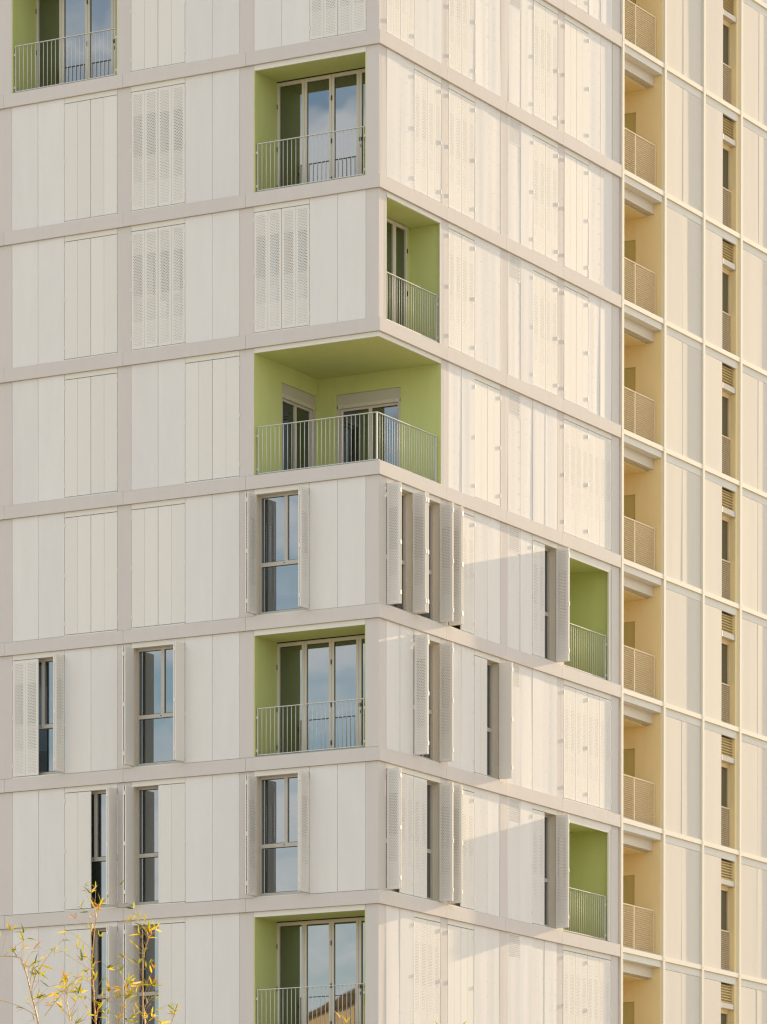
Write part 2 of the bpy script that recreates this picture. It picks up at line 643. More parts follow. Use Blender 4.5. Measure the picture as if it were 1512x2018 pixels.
tower = bpy.data.objects.new('apartment_tower', None)
COL.objects.link(tower)
tag(tower, 'white panelled apartment tower with green loggias and perforated folding shutters', 'apartment building')
wing = bpy.data.objects.new('apartment_wing', None)
COL.objects.link(wing)
wing.location = (0, 11.43, 0)
tag(wing, 'cream apartment wing with a grid of fins, ochre loggias and mesh balcony guards', 'apartment building')

# layouts: per storey (0 = storey below the band at Z0), per bay, in s order from the corner
LA = {
    -2: ['ppC', 'Kpp', 'ppC', 'pppp'],
    -1: ['Kpp', 'ppC', 'L', 'pppp'],
    0: ['L', 'ppK', 'Cpp', 'ppC'],
    1: ['ppK', 'ppK', 'Cpp', 'pppp'],
    2: ['X', 'Cpp', 'Cpp', 'ppC'],
    3: ['pp[oo*]', 'ppC', 'Cpp', 'pppp'],
    4: ['L', 'pp[oo]', 'pp[oc*]', 'ppC'],
    5: ['pp[oo*]', 'pp[co]', '[oc]pp', 'pppp'],
    6: ['L', 'pp[co]', '[oc]pp', 'ppC'],
    7: ['pppp', 'pppp', 'pppp', 'pppp'],
}
LB = {
    -2: ['ppC', 'Kpp', 'VpK', 'Kpp'],
    -1: ['Kpp', 'Kpp', 'VpK', 'Cpp'],
    0: ['ppK', 'Kpp', 'VpK', 'Cpp'],
    1: ['M', 'Kpp', 'VpK', 'Cpp'],
    2: ['X', 'ppC', 'Vppp', 'KK'],
    3: ['[oo*][oo*]', '[oc*]pp', 'Vp[co*]', 'N'],
    4: ['pp[oo*]', 'pp[co]', 'Vppp', 'KK'],
    5: ['[oc*][co*]', '[oc*]pp', 'Vp[co*]', 'N'],
    6: ['ppK', 'Cpp', 'Vppp', 'KK'],
    7: ['pppp', 'pppp', 'pppp', 'pppp'],
}


def parse(t):
    out, i = [], 0
    while i < len(t):
        if t[i] == '[':
            k = t.index(']', i)
            out.append(('W', t[i + 1], t[i + 2], '*' in t[i:k]))
            i = k + 1
        else:
            out.append((t[i],))
            i += 1
    return out


def solid(fac, s0, s1, j):
    """backing wall behind cladding, one storey"""
    boxpart('wall', fac, s0, s1, -0.30, -0.034, ztop(j + 1) + BAND - 0.004, ztop(j) + 0.004, M['wall'], tower)


def opening(fac, s0, s1, j, glass='glass'):
    """header, sill and recessed window behind shutters"""
    zt, zb = ztop(j), ztop(j + 1) + BAND
    boxpart('header_panel', fac, s0 + 0.004, s1 - 0.004, -0.028, 0.0, zt - 0.115, zt - 0.004, M['header'], tower)
    boxpart('wall', fac, s0 + 0.001, s1 - 0.001, -0.30, -0.030, zt - 0.113, zt + 0.004, M['reveal'], tower)
    boxpart('sill', fac, s0 + 0.002, s1 - 0.002, -0.26, 0.012, zb + 0.002, zb + 0.026, M['header'], tower)
    # reveal linings
    for a in (s0 + 0.001, s1 - 0.019):
        boxpart('window_reveal', fac, a, a + 0.018, -0.26, -0.032, zb + 0.027, zt - 0.116, M['reveal'], tower)
    window(fac, tower, s0 + 0.02, s1 - 0.02, zb + 0.027, zt - 0.116, -0.24, M['frame'], M[glass])


def loggia_shell(fac, s0, s1, dep, j, back='doors', frame=False):
    zt, zb = ztop(j), ztop(j + 1) + BAND
    cz = zt - 0.117
    fz = zb + 0.022
    for a, c in ((s0, s0 + 0.02), (s1 - 0.02, s1)):
        boxpart('loggia_wall', fac, a, c, -dep - 0.08, -0.004, zb - 0.03, cz, M['green'], tower)
    boxpart('loggia_ceiling', fac, s0, s1, -dep - 0.08, -0.031, cz + 0.0005, zt + 0.003, M['green'], tower)
    boxpart('header_panel', fac, s0 + 0.004, s1 - 0.004, -0.030, 0.0, cz, zt - 0.004, M['header'], tower)
    boxpart('loggia_floor', fac, s0 + 0.021, s1 - 0.021, -dep - 0.08, 0.0, zb - 0.004, fz, M['concrete'], tower)
    return cz, fz


def loggia_A(k, j):
    s0, s1 = A_S[k], A_S[k] + A_W
    cz, fz = loggia_shell('A', s0, s1, 0.97, j)
    a, c = s0 + 0.021, s1 - 0.021
    boxpart('door_head', 'A', a, c, -0.985, -0.925, cz - 0.022, cz - 0.001, M['black'], tower)
    w = (c - a) / 4
    for i in range(4):
        door_leaf('A', tower, a + i * w, a + (i + 1) * w, fz + 0.015, cz - 0.024, -1.0,
                  handle=(1 if i == 0 else 0), hinge=(1 if i in (1, 3) else 0))
    boxpart('door_sill', 'A', a, c, -1.0, -0.91, fz + 0.001, fz + 0.014, M['black'], tower)
    boxpart('wall', 'A', s0, s1, -1.20, -1.06, fz, cz, M['wall'], tower)
    railing('A', tower, s0 + 0.07, s1 - 0.06, -0.06, fz - 0.02)


def loggia_M(j):
    s0, s1 = B_S[0], B_S[0] + B_W[0]
    dep = 0.77
    cz, fz = loggia_shell('B', s0, s1, dep, j)
    # white trim round the opening
    boxpart('loggia_trim', 'B', s1 - 0.062, s1 - 0.021, -0.02, 0.012, fz, cz - 0.001, M['header'], tower)
    boxpart('loggia_trim', 'B', s0 + 0.004, s1 - 0.021, 0.001, 0.014, cz + 0.002, cz + 0.06, M['header'], tower)
    a, c = s0 + 0.021, s1 - 0.021
    boxpart('loggia_wall', 'B', c - 0.16, c, -dep - 0.06, -dep, fz, cz, M['green'], tower)
    c -= 0.161
    w = (c - a) / 4
    for i in range(4):
        door_leaf('B', tower, a + i * w, a + (i + 1) * w, fz + 0.015, cz - 0.02, -dep - 0.03, hinge=(1 if i in (1, 3) else 0))
    boxpart('wall', 'B', s0, s1, -dep - 0.25, -dep - 0.10, fz, cz, M['wall'], tower)
    railing('B', tower, s0 + 0.05, s1 - 0.10, -0.06, fz - 0.02)


def loggia_N(j):
    s0, s1 = B_S[3], B_S[3] + B_W[3]
    dep = 1.35
    zt, zb = ztop(j), ztop(j + 1) + BAND
    cz, fz = loggia_shell('B', s0, s1, dep, j)
    boxpart('loggia_wall', 'B', s0 + 0.021, s1 - 0.021, -dep - 0.07, -dep, fz, cz, M['green'], tower)
    # white frame: top and far side
    boxpart('loggia_trim', 'B', s0 + 0.004, s1 - 0.105, -0.03, 0.010, cz - 0.075, cz - 0.001, M['header'], tower)
    boxpart('loggia_trim', 'B', s1 - 0.145, s1 - 0.105, -0.03, 0.012, fz + 0.001, cz - 0.0755, M['header'], tower)
    boxpart('loggia_trim', 'B', s1 - 0.104, s1 - 0.021, -0.03, 0.0, fz + 0.001, cz - 0.001, M['band'], tower)
    boxpart('wall', 'B', s0, s1, -dep - 0.25, -dep - 0.10, fz, cz, M['wall'], tower)
    railing('B', tower, s0 + 0.05, s1 - 0.20, -0.06, fz - 0.02, pitch=0.108)


def corner_loggia(j):
    zt, zb = ztop(j), ztop(j + 1) + BAND
    sa, sb = A_S[0] + A_W, B_S[0] + B_W[0]
    cz, fz = zt - 0.105, zb + 0.022
    # ceiling slab and floor over the whole corner
    boxpart('loggia_ceiling', 'B', 0.03, sb + 0.02, -sa - 0.02, -0.03, cz + 0.0005, zt + 0.003, M['green'], tower)
    boxpart('header_panel', 'A', 0.0, sa - 0.004, -0.0295, 0.0, cz, zt - 0.004, M['header'], tower)
    boxpart('header_panel', 'B', 0.030, sb - 0.004, -0.0295, 0.0, cz, zt - 0.004, M['header'], tower)
    boxpart('loggia_floor', 'B', 0.03, sb, -sa, -0.03, zb - 0.004, fz, M['concrete'], tower)
    # left wall (square to A) with its sliding window, pieces round the opening
    w0, w1, wt = 1.16, 2.66, zt - 0.48

    def wallB(s0, s1, z0, z1):
        boxpart('loggia_wall', 'B', s0, s1, -sa - 0.20, -sa + 0.004, z0, z1, M['green'], tower)
    wallB(0.004, w0, fz - 0.02, cz)
    wallB(w0, w1, wt, cz)
    wallB(w1, sb, fz - 0.02, cz)
    slider('B', w0, w1, -sa, fz, wt)
    # back wall (parallel to A)
    v0, v1, vt = 0.995, 2.595, zt - 0.49

    def wallA(s0, s1, z0, z1):
        boxpart('loggia_wall', 'A', s0, s1, -sb - 0.20, -sb + 0.004, z0, z1, M['green'], tower)
    wallA(0.004, v0, fz - 0.02, cz)
    wallA(v0, v1, vt, cz)
    wallA(v1, sa, fz - 0.02, cz)
    slider('A', v0, v1, -sb, fz, vt)
    # railing along both open sides
    railing('A', tower, 0.10, sa - 0.05, -0.10, fz - 0.02, post0=False)
    railing('B', tower, 0.118, sb - 0.05, -0.10, fz - 0.02, post0=False)
    for q in ((0.085, 0.115),):
        boxpart('railing_post', 'A', q[0], q[1], -0.118, -0.085, fz + 0.04, fz + 1.03, M['steel'], tower)
    return


def slider(fac, s0, s1, n, fz, zt):
    """sliding window with a roller shutter box above, set in a green wall whose face is at n"""
    boxpart('roller_box', fac, s0 + 0.002, s1 - 0.002, n - 0.15, n - 0.030, zt - 0.225, zt - 0.002, M['frame'], tower)
    boxpart('roller_lip', fac, s0 + 0.03, s1 - 0.03, n - 0.10, n - 0.012, zt - 0.305, zt - 0.228, M['doorframe'], tower)
    for s in (s0 + 0.16, s1 - 0.18):
        boxpart('roller_stop', fac, s, s + 0.03, n - 0.0115, n + 0.004, zt - 0.275, zt - 0.25, M['frame'], tower)
    for a in (s0 + 0.002, s1 - 0.062):
        boxpart('window_reveal', fac, a, a + 0.06, n - 0.14, n - 0.006, fz + 0.001, zt - 0.306, M['frame'], tower)
    window(fac, tower, s0 + 0.063, s1 - 0.063, fz + 0.002, zt - 0.306, n - 0.14, M['doorframe'], M['darkglass'], transom=None)


def slots(fac, k):
    return (A_S[k], A_W / 4) if fac == 'A' else (B_S[k], B_W[k] / 4)


def shutter_bay(fac, s0, w, j, lo, hi, perf):
    """opening two slots wide; each half either closed ('c') or folded open ('o')"""
    s1 = s0 + 2 * w
    zt, zb = ztop(j), ztop(j + 1) + BAND
    z0 = zb + 0.040
    h = zt - 0.129 - z0
    opening(fac, s0, s1, j)
    q = (w - 0.008) / 2
    if lo == 'c':
        leaf(fac, tower, s0 + 0.004, q, z0, h, perf, hinge_s=s0 + 0.006)
        leaf(fac, tower, s0 + 0.004 + q, q, z0, h, perf)
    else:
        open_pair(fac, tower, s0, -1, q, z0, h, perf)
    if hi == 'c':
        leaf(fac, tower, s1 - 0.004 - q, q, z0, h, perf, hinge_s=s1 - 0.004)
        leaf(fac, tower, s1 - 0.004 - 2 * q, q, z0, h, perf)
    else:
        open_pair(fac, tower, s1, 1, q, z0, h, perf)


def vent_panel(fac, s0, s1, j, amp):
    zt, zb = ztop(j), ztop(j + 1) + BAND
    zs = zt - 0.56
    facade_panel(fac, s0, s1, zb + 0.012, zs, tower, amp, M['panel'])
    w = round(s1 - s0 - 0.008, 3)
    h = round(zt - 0.004 - zs - 0.002, 3)

    def mk():
        b = MB(fac)
        perf_sheet(b, w, h, lambda x, z: (x, 0.0, z), mx=0.03, mz=0.03, zones=False, pitch=0.045, big=0.0125, flip=True)
        b.box(0, 0.008, -0.026, -0.001, 0, h)
        b.box(w - 0.008, w, -0.026, -0.001, 0, h)
        return b.mesh('vent_grille', [M['panel']])
    link('vent_grille', cached(('vent', fac, w, h), mk), tower, W(fac, s0 + 0.004, 0.0, zs + 0.002))


RIV = MB('B')
for fac, LAY, amp in (('A', LA, 0.4), ('B', LB, 0.95)):
    for j in range(-2, 8):
        zt, zb = ztop(j), ztop(j + 1) + BAND
        rows = LAY[j]
        pend = None
        edges = []
        for k, t in enumerate(rows):
            s0, w = slots(fac, k)
            e = s0 + 4 * w
            prev = edges[-1][1] if edges else (0.0 if fac == 'A' else 0.030)
            edges.append((s0, e))
            # pilaster before this bay
            if t != 'X' or k > 0:
                p0 = prev
                if not (k == 1 and rows[0] == 'X' and False):
                    m0, m1 = p0 + 0.003, s0 - 0.003
                    if k == 0:
                        m0 = p0
                    facade_panel(fac, m0 - (0.004 if k else 0.004), m1 + 0.004, zb + 0.010, zt - 0.005, tower, amp * 0.8, M['band'], 'pilaster')
                    if k == 0:
                        boxpart('wall', fac, p0 + (0.035 if fac == 'A' else 0.01), s0, -0.30, -0.034, zb - 0.004, zt + 0.004, M['wall'], tower)
                    else:
                        solid(fac, p0, s0, j)
            if t == 'X':
                if fac == 'A':
                    corner_loggia(j)
                continue
            if t == 'L':
                loggia_A(k, j)
                continue
            if t == 'M':
                loggia_M(j)
                continue
            if t == 'N':
                loggia_N(j)
                continue
            i = 0
            run = None
            for tok in parse(t):
                a = s0 + i * w
                if tok[0] in 'pV':
                    if run is None:
                        run = a
                    if tok[0] == 'p':
                        facade_panel(fac, a, a + w, zb + 0.012, zt - 0.005, tower, amp, M['panel'])
                    else:
                        vent_panel(fac, a, a + w, j, amp)
                    i += 1
                    if fac == 'B':
                        nz = 8
                        for q in range(nz):
                            z = zb + 0.15 + q * (H - BAND - 0.3) / (nz - 1)
                            for x in (a + 0.03, a + w / 2, a + w - 0.03):
                                if tok[0] == 'V' and z > zt - 0.6:
                                    continue
                                RIV.box(x - 0.006, x + 0.006, -0.002, 0.0042, z - 0.006, z + 0.006)
                else:
                    if run is not None:
                        solid(fac, run, a, j)
                        run = None
                    if tok[0] == 'W':
                        shutter_bay(fac, a, w, j, tok[1], tok[2], tok[3])
                    else:
                        shutter_bay(fac, a, w, j, 'c', 'c', tok[0] == 'K')
                    i += 2
            if run is not None:
                solid(fac, run, s0 + i * w, j)
        # closing pilaster
        last = edges[-1][1]
        end = last + 0.355 if fac == 'A' else B_END
        facade_panel(fac, last, end, zb + 0.010, zt - 0.005, tower, amp * 0.8, M['band'], 'pilaster')
        solid(fac, last, end, j)
        if fac == 'B':
            for q in range(8):
                z = zb + 0.15 + q * (H - BAND - 0.3) / 7
                for (a0, _), (_, b1) in zip(edges[1:], edges[:-1]):
                    for x in (b1 + 0.03, a0 - 0.03):
                        RIV.box(x - 0.006, x + 0.006, -0.002, 0.0042, z - 0.006, z + 0.006)
    # bands
    for j in range(-2, 9):
        z = ztop(j)
        if fac == 'A':
            cuts = [-0.055] + [A_S[k] - 0.178 for k in (1, 2, 3)] + [A_S[3] + A_W + 0.355]
        else:
            cuts = [0.021] + [(B_S[k] + B_S[k - 1] + B_W[k - 1]) / 2 for k in (1, 2, 3)] + [B_END - 0.002]
        for a, c in zip(cuts[:-1], cuts[1:]):
            boxpart('facade_band', fac, a + 0.003 * (a > 0.1), c - 0.003, -0.020, 0.055, z, z + BAND - 0.006, M['band'], tower)
o = link('rivets', RIV.mesh('rivets', [M['hinge']]), tower)
tag(o, kind='stuff')

# slabs, core, roof and the plain storeys below the picture
for j in range(-2, 9):
    boxpart('floor_slab', 'B', 0.034, B_END + 20, -14.2, -0.034, ztop(j) + 0.006, ztop(j) + BAND - 0.008, M['wall'], tower)
boxpart('core_wall', 'B', 3.6, 30.0, -14.0, -3.6, 0.0, ztop(-2) + 0.0, M['wall'], tower)
boxpart('core_wall', 'B', 0.05, 30.0, -14.1, -0.05, 0.0, ztop(8) + 0.0, M['wall'], tower)
boxpart('core_wall', 'B', 0.05, 3.6, -14.1, -13.9, ztop(8) + 0.3, ztop(-2), M['wall'], tower)
boxpart('parapet_wall', 'B', 0.0, 36.0, -14.1, 0.0, ztop(-2) + 0.3, ztop(-2) + 3.4, M['panel'], tower)

# ------------------------------------------------------------------ the wing
WO = (0, 11.43, 0)
FIN = [(11.44, 11.545), (13.70, 13.805), (15.85, 15.95), (17.98, 18.08), (20.15, 20.25), (22.30, 22.40)]
FP = 0.052


def wb(name, s0, s1, n0, n1, z0, z1, m, parent=None, off=WO):
    return boxpart(name, 'B', s0, s1, n0, n1, z0, z1, m, parent or wing, off)


def mesh_guard(s0, s1, n, zf, h, post=None, cell=0.047):
    w = round(s1 - s0, 3)

    def mk():
        b = MB('B')
        b.box(0, w, -0.018, 0.018, h - 0.03, h)
        b.box(0, w, -0.018, 0.018, 0.03, 0.055)
        b.box(0, 0.03, -0.018, 0.018, 0.0555, h - 0.0305)
        b.box(w - 0.03, w, -0.018, 0.018, 0.0555, h - 0.0305)
        if post:
            b.box(post - 0.025, post + 0.025, -0.018, 0.018, 0.0555, h - 0.0305)
        return b.mesh('balcony_guard', [M['creampaint']])
    o = link('balcony_guard', cached(('guard', w, h, post), mk), wing, Vector(W('B', s0, n, zf)) - Vector(WO))

    def mk2():
        b = MB('B')
        nx, nz = int(w / cell), int((h - 0.08) / cell)
        for i in range(1, nx):
            x = w * i / nx
            b.box(x - 0.0036, x + 0.0036, -0.004, 0.004, 0.055, h - 0.03)
        for i in range(1, nz):
            z = 0.055 + (h - 0.085) * i / nz
            b.box(0.03, w - 0.03, 0.0045, 0.0105, z - 0.0034, z + 0.0034)
        return b.mesh('mesh_infill', [M['creampaint']])
    link('mesh_infill', cached(('infill', w, h), mk2), o)


def louvre(s0, s1, n, z0, z1):
    hw = wb('louvre_blind', s0, s1, n - 0.12, n - 0.09, z0, z1, M['door'])
    N = 7
    p = (z1 - z0) / N

    def mk():
        b = MB('B')
        w = s1 - s0 - 0.01
        b.add([(0, 0.0, 0), (w, 0.0, 0), (w, 0.05, -p * 0.62), (0, 0.05, -p * 0.62),
               (0, 0.0, 0.008), (w, 0.0, 0.008), (w, 0.05, -p * 0.62 + 0.008), (0, 0.05, -p * 0.62 + 0.008)],
              [(0, 3, 2, 1), (4, 5, 6, 7), (0, 1, 5, 4), (1, 2, 6, 5), (2, 3, 7, 6), (3, 0, 4, 7)])
        return b.mesh('louvre_slat', [M['slat']])
    me = cached(('slat',), mk)
    for i in range(N):
        link('louvre_slat', me, hw, Vector(W('B', 0.005, 0.032, p * (i + 0.9))))


for j in range(-3, 9):
    zj = ztop(j)
    zt, zb = zj - 0.05, zj - H + 0.24          # panel zone under the transom strip, down to the next ledge
    for i in range(5):
        a, c = FIN[i][1], FIN[i + 1][0]
        # ledge between the fins
        wb('ledge', a + 0.001, c - 0.001, -0.04, FP - 0.006, zj + 0.13, zj + 0.24, M['wingfin'])
        if i == 0:
            dep = 1.35
            wb('transom_strip', a + 0.001, c - 0.045, -0.21, 0.0, zj - 0.025, zj + 0.128, M['header'])
            wb('roller_box', a + 0.001, c - 0.03, -0.40, -0.212, zj - 0.27, zj + 0.10, M['rollbox'])
            wb('roller_lip', a + 0.001, c - 0.03, -0.385, -0.33, zj - 0.288, zj - 0.272, M['frame'])
            wb('loggia_ceiling', a, c, -dep, -0.402, zj - 0.31, zj + 0.2, M['cream'])
            wb('loggia_wall', c - 0.028, c + 0.02, -0.70, -0.012, zb - 0.1, zj + 0.128, M['cream'])
            wb('loggia_wall', c - 0.028, c + 0.02, -dep, -0.701, zj - 0.80, zj - 0.305, M['cream'])
            wb('balcony_door', c + 0.0, c + 0.03, -dep, -0.701, zb - 0.05, zj - 0.802, M['door'])
            wb('loggia_wall', a - 0.02, a - 0.001, -dep, -0.08, zb - 0.1, zj + 0.128, M['cream'])
            wb('loggia_wall', a, c, -dep - 0.2, -dep - 0.001, zb - 0.1, zj + 0.12, M['cream'])
            wb('loggia_floor', a, c - 0.03, -dep, -0.045, zb - 0.12, zb - 0.005, M['concrete'])
            mesh_guard(a + 0.03, c - 0.12, -0.15, zb - 0.01, 1.09, post=12.50 - a - 0.03)
        elif i == 2:
            m = 17.03
            wb('transom_strip', a + 0.001, c - 0.10, -0.045, -0.002, zj - 0.045, zj + 0.128, M['header'])
            fp = facade_panel('B', a + 0.001, m, zb + 0.006, zt - 0.003, wing, 0.5, M['wingpanel'])
            fp.location -= Vector(WO)
            wb('wall', a, m - 0.002, -0.32, -0.03, zb - 0.1, zt + 0.1, M['cream'])
            wb('window_reveal', 17.83, c, -0.36, -0.012, zb - 0.1, zj + 0.128, M['cream'])
            louvre(m, 17.829, -0.03, zj - 0.53, zj - 0.065)
            wb('blind_box', m + 0.05, 17.80, -0.16, -0.015, zj - 0.66, zj - 0.535, M['rollbox'])
            for q in (m + 0.02, 17.801):
                wb('blind_bracket', q, q + 0.028, -0.16, 0.0, zj - 0.67, zj - 0.53, M['frame'])
            wb('window_head', m, 17.829, -0.36, -0.165, zj - 0.715, zj - 0.10, M['cream'])
            w0 = window('B', wing, m, 17.829, zb - 0.01, zj - 0.716, -0.235, M['creampaint'], M['olivereflglass'], transom=None, mull=False, fr=0.022)
            w0.location -= Vector(WO)
            mesh_guard(m + 0.005, 17.822, -0.14, zb - 0.005, 1.02)
        else:
            mid = {1: 14.798, 3: 19.12}.get(i, (a + c) / 2)
            wb('transom_strip', a + 0.001, c - 0.001, -0.045, -0.002, zj - 0.045, zj + 0.128, M['header'])
            for p, q in ((a + 0.001, mid), (mid, c - 0.001)):
                fp = facade_panel('B', p, q, zb + 0.006, zt - 0.003, wing, 0.5, M['wingpanel'])
                fp.location -= Vector(WO)
            wb('wall', a, c, -0.32, -0.05, zb - 0.1, zt + 0.1, M['cream'])
    for i, (a, c) in enumerate(FIN):
        wb('facade_fin', a, c, -0.05 if i not in (1,) else -0.012, FP, zj - H + 0.185 + 0.002, zj + 0.185 - 0.002, M['wingfin'])
wb('core_wall', 11.5, 30.0, -14.2, -1.65, 0.0, ztop(-3) + 0.2, M['cream'])
wb('core_wall', 11.5, 30.0, -14.2, -0.06, 0.0, ztop(9) + 0.24, M['cream'])
wb('parapet_wall', 11.5, 30.0, -14.2, 0.0, ztop(-3) + 0.26, ztop(-3) + 3.4, M['wingpanel'])
wb('wall', 22.45, 30.0, -1.6, -0.0, 0.0, ztop(-3) + 0.2, M['wingpanel'])

# ------------------------------------------------------------------ the building reflected in the lowest loggia doors
house = bpy.data.objects.new('neighbouring_house', None)
COL.objects.link(house)
house.location = (-20.3, -46.0, 0)
house.rotation_euler.z = math.pi / 2
tag(house, 'tan pitched roof house seen only as a reflection in the lowest loggia doors', 'house')


class HB(MB):
    def add(self, pts, faces, mi=0, smooth=False):
        b = len(self.v)
        self.v += [tuple(p) for p in pts]
        self.f += [[b + i for i in q] for q in faces]
        self.mi += [mi] * len(faces)
        self.sm += [smooth] * len(faces)


hb = HB('W')
hb.box(-8, 8, -5, 5, 0, 15.4)
link('wall', hb.mesh('wall', [M['tanwall']]), house)
hb = HB('W')
hb.add([(-8.6, -5.6, 15.41), (8.6, -5.6, 15.41), (8.6, 5.6, 15.41), (-8.6, 5.6, 15.41), (-8.6, 0, 17.7), (8.6, 0, 17.7)],
       [(3, 2, 1, 0), (0, 1, 5, 4), (2, 3, 4, 5)])
hb.add([(8.02, -5.6, 15.42), (8.02, 5.6, 15.42), (8.02, 0, 17.66), (-8.02, -5.6, 15.42), (-8.02, 5.6, 15.42), (-8.02, 0, 17.66)],
       [(0, 1, 2), (5, 4, 3)], 1)
link('roof', hb.mesh('roof', [M['tile'], M['tanwall']]), house)
hb = HB('W')
hb.box(0, 1.2, -0.02, 0.04, 0, 1.9)
hme = hb.mesh('window', [M['darkglass']])
for iz in range(4):
    for ix in range(5):
        link('window', hme, house, (-7.0 + 3.1 * ix, 5.0, 1.4 + 3.1 * iz))

# ------------------------------------------------------------------ bamboo between the camera and the tower
BO = Vector((25.394, -45.162, EYE))
BR = Vector((0.87275, 0.48816, 0.0))
BD = Vector((-0.48816, 0.87275, 0.0))
br = random.Random(5)


def bpt(a, z, dep=0.0):
    return BO + BR * a + BD * dep + Vector((0, 0, z))


def blade(k):
    rr = random.Random(50 + k)
    N = 6
    fold, droop, side = rr.uniform(0.15, 0.45), rr.uniform(0.05, 0.32), rr.uniform(-0.12, 0.12)
    wd = rr.uniform(0.075, 0.10)
    v, f = [], []
    for i in range(N + 1):
        t = i / N
        wdt = wd * (math.sin(math.pi * min(1, 0.08 + t * 0.95)) ** 0.7) * (1 - 0.45 * t)
        if i == N:
            wdt = 0.002
        c = Vector((t, side * t * t, -droop * t * t))
        v += [c + Vector((0, wdt, wdt * fold)), c, c + Vector((0, -wdt, wdt * fold))]
    for i in range(N):
        b = 3 * i
        f += [(b, b + 3, b + 4, b + 1), (b + 1, b + 4, b + 5, b + 2)]
    me = bpy.data.meshes.new('leaf')
    me.from_pydata([tuple(x) for x in v], [], f)
    me.polygons.foreach_set('use_smooth', [True] * len(f))
    return me


BLM = {}
for mi in range(5):
    for k in range(5):
        me = blade(k)
        me.materials.append(LEAFM[mi])
        BLM[(mi, k)] = me


def tube(name, pts, r0, r1, m, root, nodes=False):
    k = 6
    v, f = [], []
    n = len(pts)
    for i, p in enumerate(pts):
        tan = (pts[min(i + 1, n - 1)] - pts[max(i - 1, 0)]).normalized()
        x = tan.orthogonal().normalized()
        y = tan.cross(x)
        rad = r0 + (r1 - r0) * i / (n - 1)
        if nodes and i % 3 == 1:
            rad *= 1.35
        v += [tuple(p - root.location + x * math.cos(6.2832 * q / k) * rad + y * math.sin(6.2832 * q / k) * rad) for q in range(k)]
    for i in range(n - 1):
        for q in range(k):
            a, b = i * k + q, i * k + (q + 1) % k
            f.append((a, b, b + k, a + k))
    me = bpy.data.meshes.new(name)
    me.from_pydata(v, [], f)
    me.materials.append(m)
    me.polygons.foreach_set('use_smooth', [True] * len(f))
    return link(name, me, root)


def smooth(pts, sub=4):
    out = []
    for i in range(len(pts) - 1):
        p0, p1, p2, p3 = pts[max(i - 1, 0)], pts[i], pts[i + 1], pts[min(i + 2, len(pts) - 1)]
        for s_ in range(sub):
            t = s_ / sub
            out.append(0.5 * ((2 * p1) + (p2 - p0) * t + (2 * p0 - 5 * p1 + 4 * p2 - p3) * t * t + (3 * p1 - p0 - 3 * p2 + p3) * t ** 3))
    out.append(pts[-1])
    return out


def add_leaf(root, p, direction, length, mats=(0, 0, 0, 0, 1, 2, 3, 4, 4, 4)):
    o = link('leaf', BLM[(br.choice(mats), br.randrange(5))], root, p - root.location)
    q = direction.normalized().to_track_quat('X', 'Z')
    o.rotation_mode = 'QUATERNION'
    o.rotation_quaternion = q @ Quaternion((1, 0, 0), br.uniform(-1.6, 1.6))
    o.scale = (length, length * br.uniform(0.9, 1.35), length)
    return o


def rdir(up, lean=0.0):
    a = br.uniform(0, 6.2832)
    return Vector((math.cos(a), math.sin(a), 0)) * (1 - abs(up)) + Vector((0, 0, up)) + BR * lean


def twig(root, p, dirv, length, leaves, rad=0.0022):
    pts = [p]
    q = p.copy()
    dv = dirv.normalized()
    for i in range(4):
        dv = (dv + Vector((br.uniform(-.2, .2), br.uniform(-.2, .2), br.uniform(-.12, .12)))).normalized()
        q = q + dv * length / 4
        pts.append(q.copy())
    tube('branch', pts, rad, rad * 0.45, M['twig'], root)
    for i in range(leaves):
        k = 4 if i < leaves * 0.55 else br.randrange(2, 5)
        up = br.uniform(-0.7, 0.8)
        add_leaf(root, pts[k], (dv * 0.7 + rdir(up) * 0.9), br.uniform(0.06, 0.12))


def bamboo(label, line, dep, foot, n_twigs, zmin, lean=0.0, r0=0.009, leaves=(2, 4), twig_len=(0.10, 0.38), tip_leaves=4, step=None):
    """line: (a, z) points from the tip downwards, then a straight foot to the ground"""
    root = bpy.data.objects.new('bamboo', None)
    COL.objects.link(root)
    root.location = bpt(foot, -EYE, dep)
    tag(root, label, 'bamboo', 'bamboo stems in front of the tower')
    top = [bpt(a, z, dep) for a, z in line]
    pts = smooth(top)
    end = pts[-1]
    base = root.location.copy()
    low = [end.lerp(base, t) for t in (0.15, 0.3, 0.5, 0.75, 1.0)]
    allp = pts + low
    allp.reverse()
    tube('culm', allp, r0, 0.0022, M['culm'], root, True)
    for i in range(tip_leaves):
        add_leaf(root, pts[0] if i < 3 else pts[min(i, 3)], rdir(br.uniform(-0.2, 0.9)), br.uniform(0.08, 0.13))
    cand = [p for p in pts if p.z - EYE > zmin]
    cand += [p for p in cand if p.z - EYE < 5.0]
    cand.sort(key=lambda p: -p.z)
    for i in range(n_twigs):
        p = cand[min(len(cand) - 1, int((i + br.random()) / n_twigs * len(cand)))]
        dv = rdir(br.uniform(0.35, 0.75), lean)
        twig(root, p, dv, br.uniform(*twig_len), br.randint(*leaves))
    return root


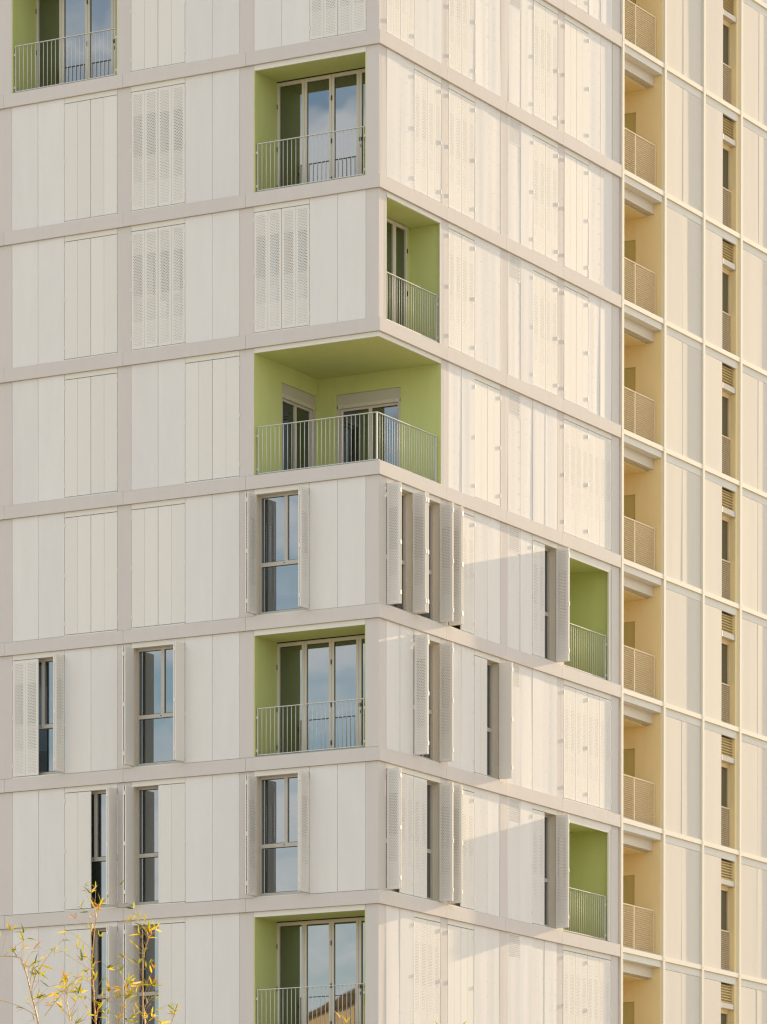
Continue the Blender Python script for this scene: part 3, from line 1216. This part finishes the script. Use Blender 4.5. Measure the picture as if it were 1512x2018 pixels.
bamboo('tallest bamboo stem, yellow green and orange leaves, before the dark window by the left pilaster',
       [(-2.832, 5.55), (-2.823, 5.46), (-2.843, 5.254), (-2.858, 5.006), (-2.844, 4.708), (-2.824, 4.42), (-2.80, 4.1)],
       0.0, -2.75, 36, 4.15, lean=-0.15, r0=0.010, leaves=(3, 6), twig_len=(0.10, 0.38))
bamboo('orange leaved bamboo stem in front of the window right of the left pilaster',
       [(-2.338, 5.36), (-2.331, 5.27), (-2.366, 5.154), (-2.381, 4.907), (-2.376, 4.609), (-2.357, 4.42), (-2.35, 4.1)],
       0.35, -2.34, 32, 4.15, lean=-0.05, r0=0.009, leaves=(3, 6), twig_len=(0.10, 0.34))
b3 = bamboo('leftmost bamboo stem, nodding over to the left with a bare curved tip',
            [(-3.95, 5.00), (-3.758, 5.04), (-3.658, 5.045), (-3.549, 5.03), (-3.519, 4.981), (-3.475, 4.857), (-3.435, 4.683),
             (-3.401, 4.559), (-3.371, 4.42), (-3.32, 4.1)],
            -0.3, -3.2, 22, 4.2, lean=0.1, r0=0.009, leaves=(2, 5), twig_len=(0.08, 0.3))
# its long side branches
for line in ([(-3.435, 4.683), (-3.40, 4.83), (-3.33, 4.96), (-3.24, 5.08), (-3.11, 5.22)],
             [(-3.39, 4.47), (-3.55, 4.56), (-3.78, 4.63)],
             [(-3.30, 4.47), (-3.20, 4.60), (-3.08, 4.74)]):
    pts = smooth([bpt(a, z, -0.3) for a, z in line])
    tube('branch', pts, 0.0042, 0.0018, M['twig'], b3)
    for p in pts[3:]:
        for q in range(br.randint(0, 2)):
            add_leaf(b3, p, rdir(br.uniform(-0.6, 0.8)), br.uniform(0.08, 0.14))
bamboo('leafy yellow bamboo shoot between the leftmost nodding stem and the tallest stem',
       [(-3.13, 4.80), (-3.12, 4.68), (-3.09, 4.5), (-3.06, 4.3), (-3.03, 4.1)], 0.15, -2.98, 18, 4.2, r0=0.006,
       leaves=(3, 6), twig_len=(0.08, 0.26))
bamboo('leafy bamboo shoot leaning right between the tallest stem and the orange leaved stem',
       [(-2.50, 4.72), (-2.53, 4.6), (-2.57, 4.45), (-2.62, 4.25), (-2.66, 4.1)], -0.2, -2.7, 20, 4.2, r0=0.006,
       leaves=(3, 6), twig_len=(0.08, 0.26))
bamboo('short bamboo sprig with small orange leaves right of the two tall stems',
       [(-2.06, 4.53), (-2.09, 4.45), (-2.11, 4.3)], 0.2, -2.14, 4, 4.3, r0=0.006, leaves=(1, 3), twig_len=(0.05, 0.12), tip_leaves=3)
bamboo('low bamboo tip with thin yellow blades at the foot of the lowest loggia doors',
       [(-0.372, 4.44), (-0.378, 4.36), (-0.40, 4.2)], 0.1, -0.42, 2, 4.25, r0=0.006, leaves=(1, 2), twig_len=(0.04, 0.10), tip_leaves=3)
bamboo('low bamboo tip with two green blades in front of the sunlit facade',
       [(0.575, 4.40), (0.60, 4.3), (0.62, 4.1)], 0.4, 0.66, 0, 4.3, r0=0.006, tip_leaves=0)
b6 = bpy.data.objects[[o.name for o in bpy.data.objects if o.name.startswith('bamboo')][-1]]
for dv, ln, p in ((Vector((0, 0, 1)) - BR * 0.75, 0.13, (0.575, 4.385)), (Vector((0, 0, 1)) + BR * 0.95, 0.15, (0.72, 4.38)), (Vector((0, 0, 0.4)) + BR * 1.0, 0.16, (0.585, 4.36))):
    o = link('leaf', BLM[(0, 0)], b6, bpt(p[0], p[1], 0.4) - b6.location)
    o.rotation_mode = 'QUATERNION'
    o.rotation_quaternion = dv.normalized().to_track_quat('X', 'Y')
    o.scale = (ln, ln * 1.2, ln)
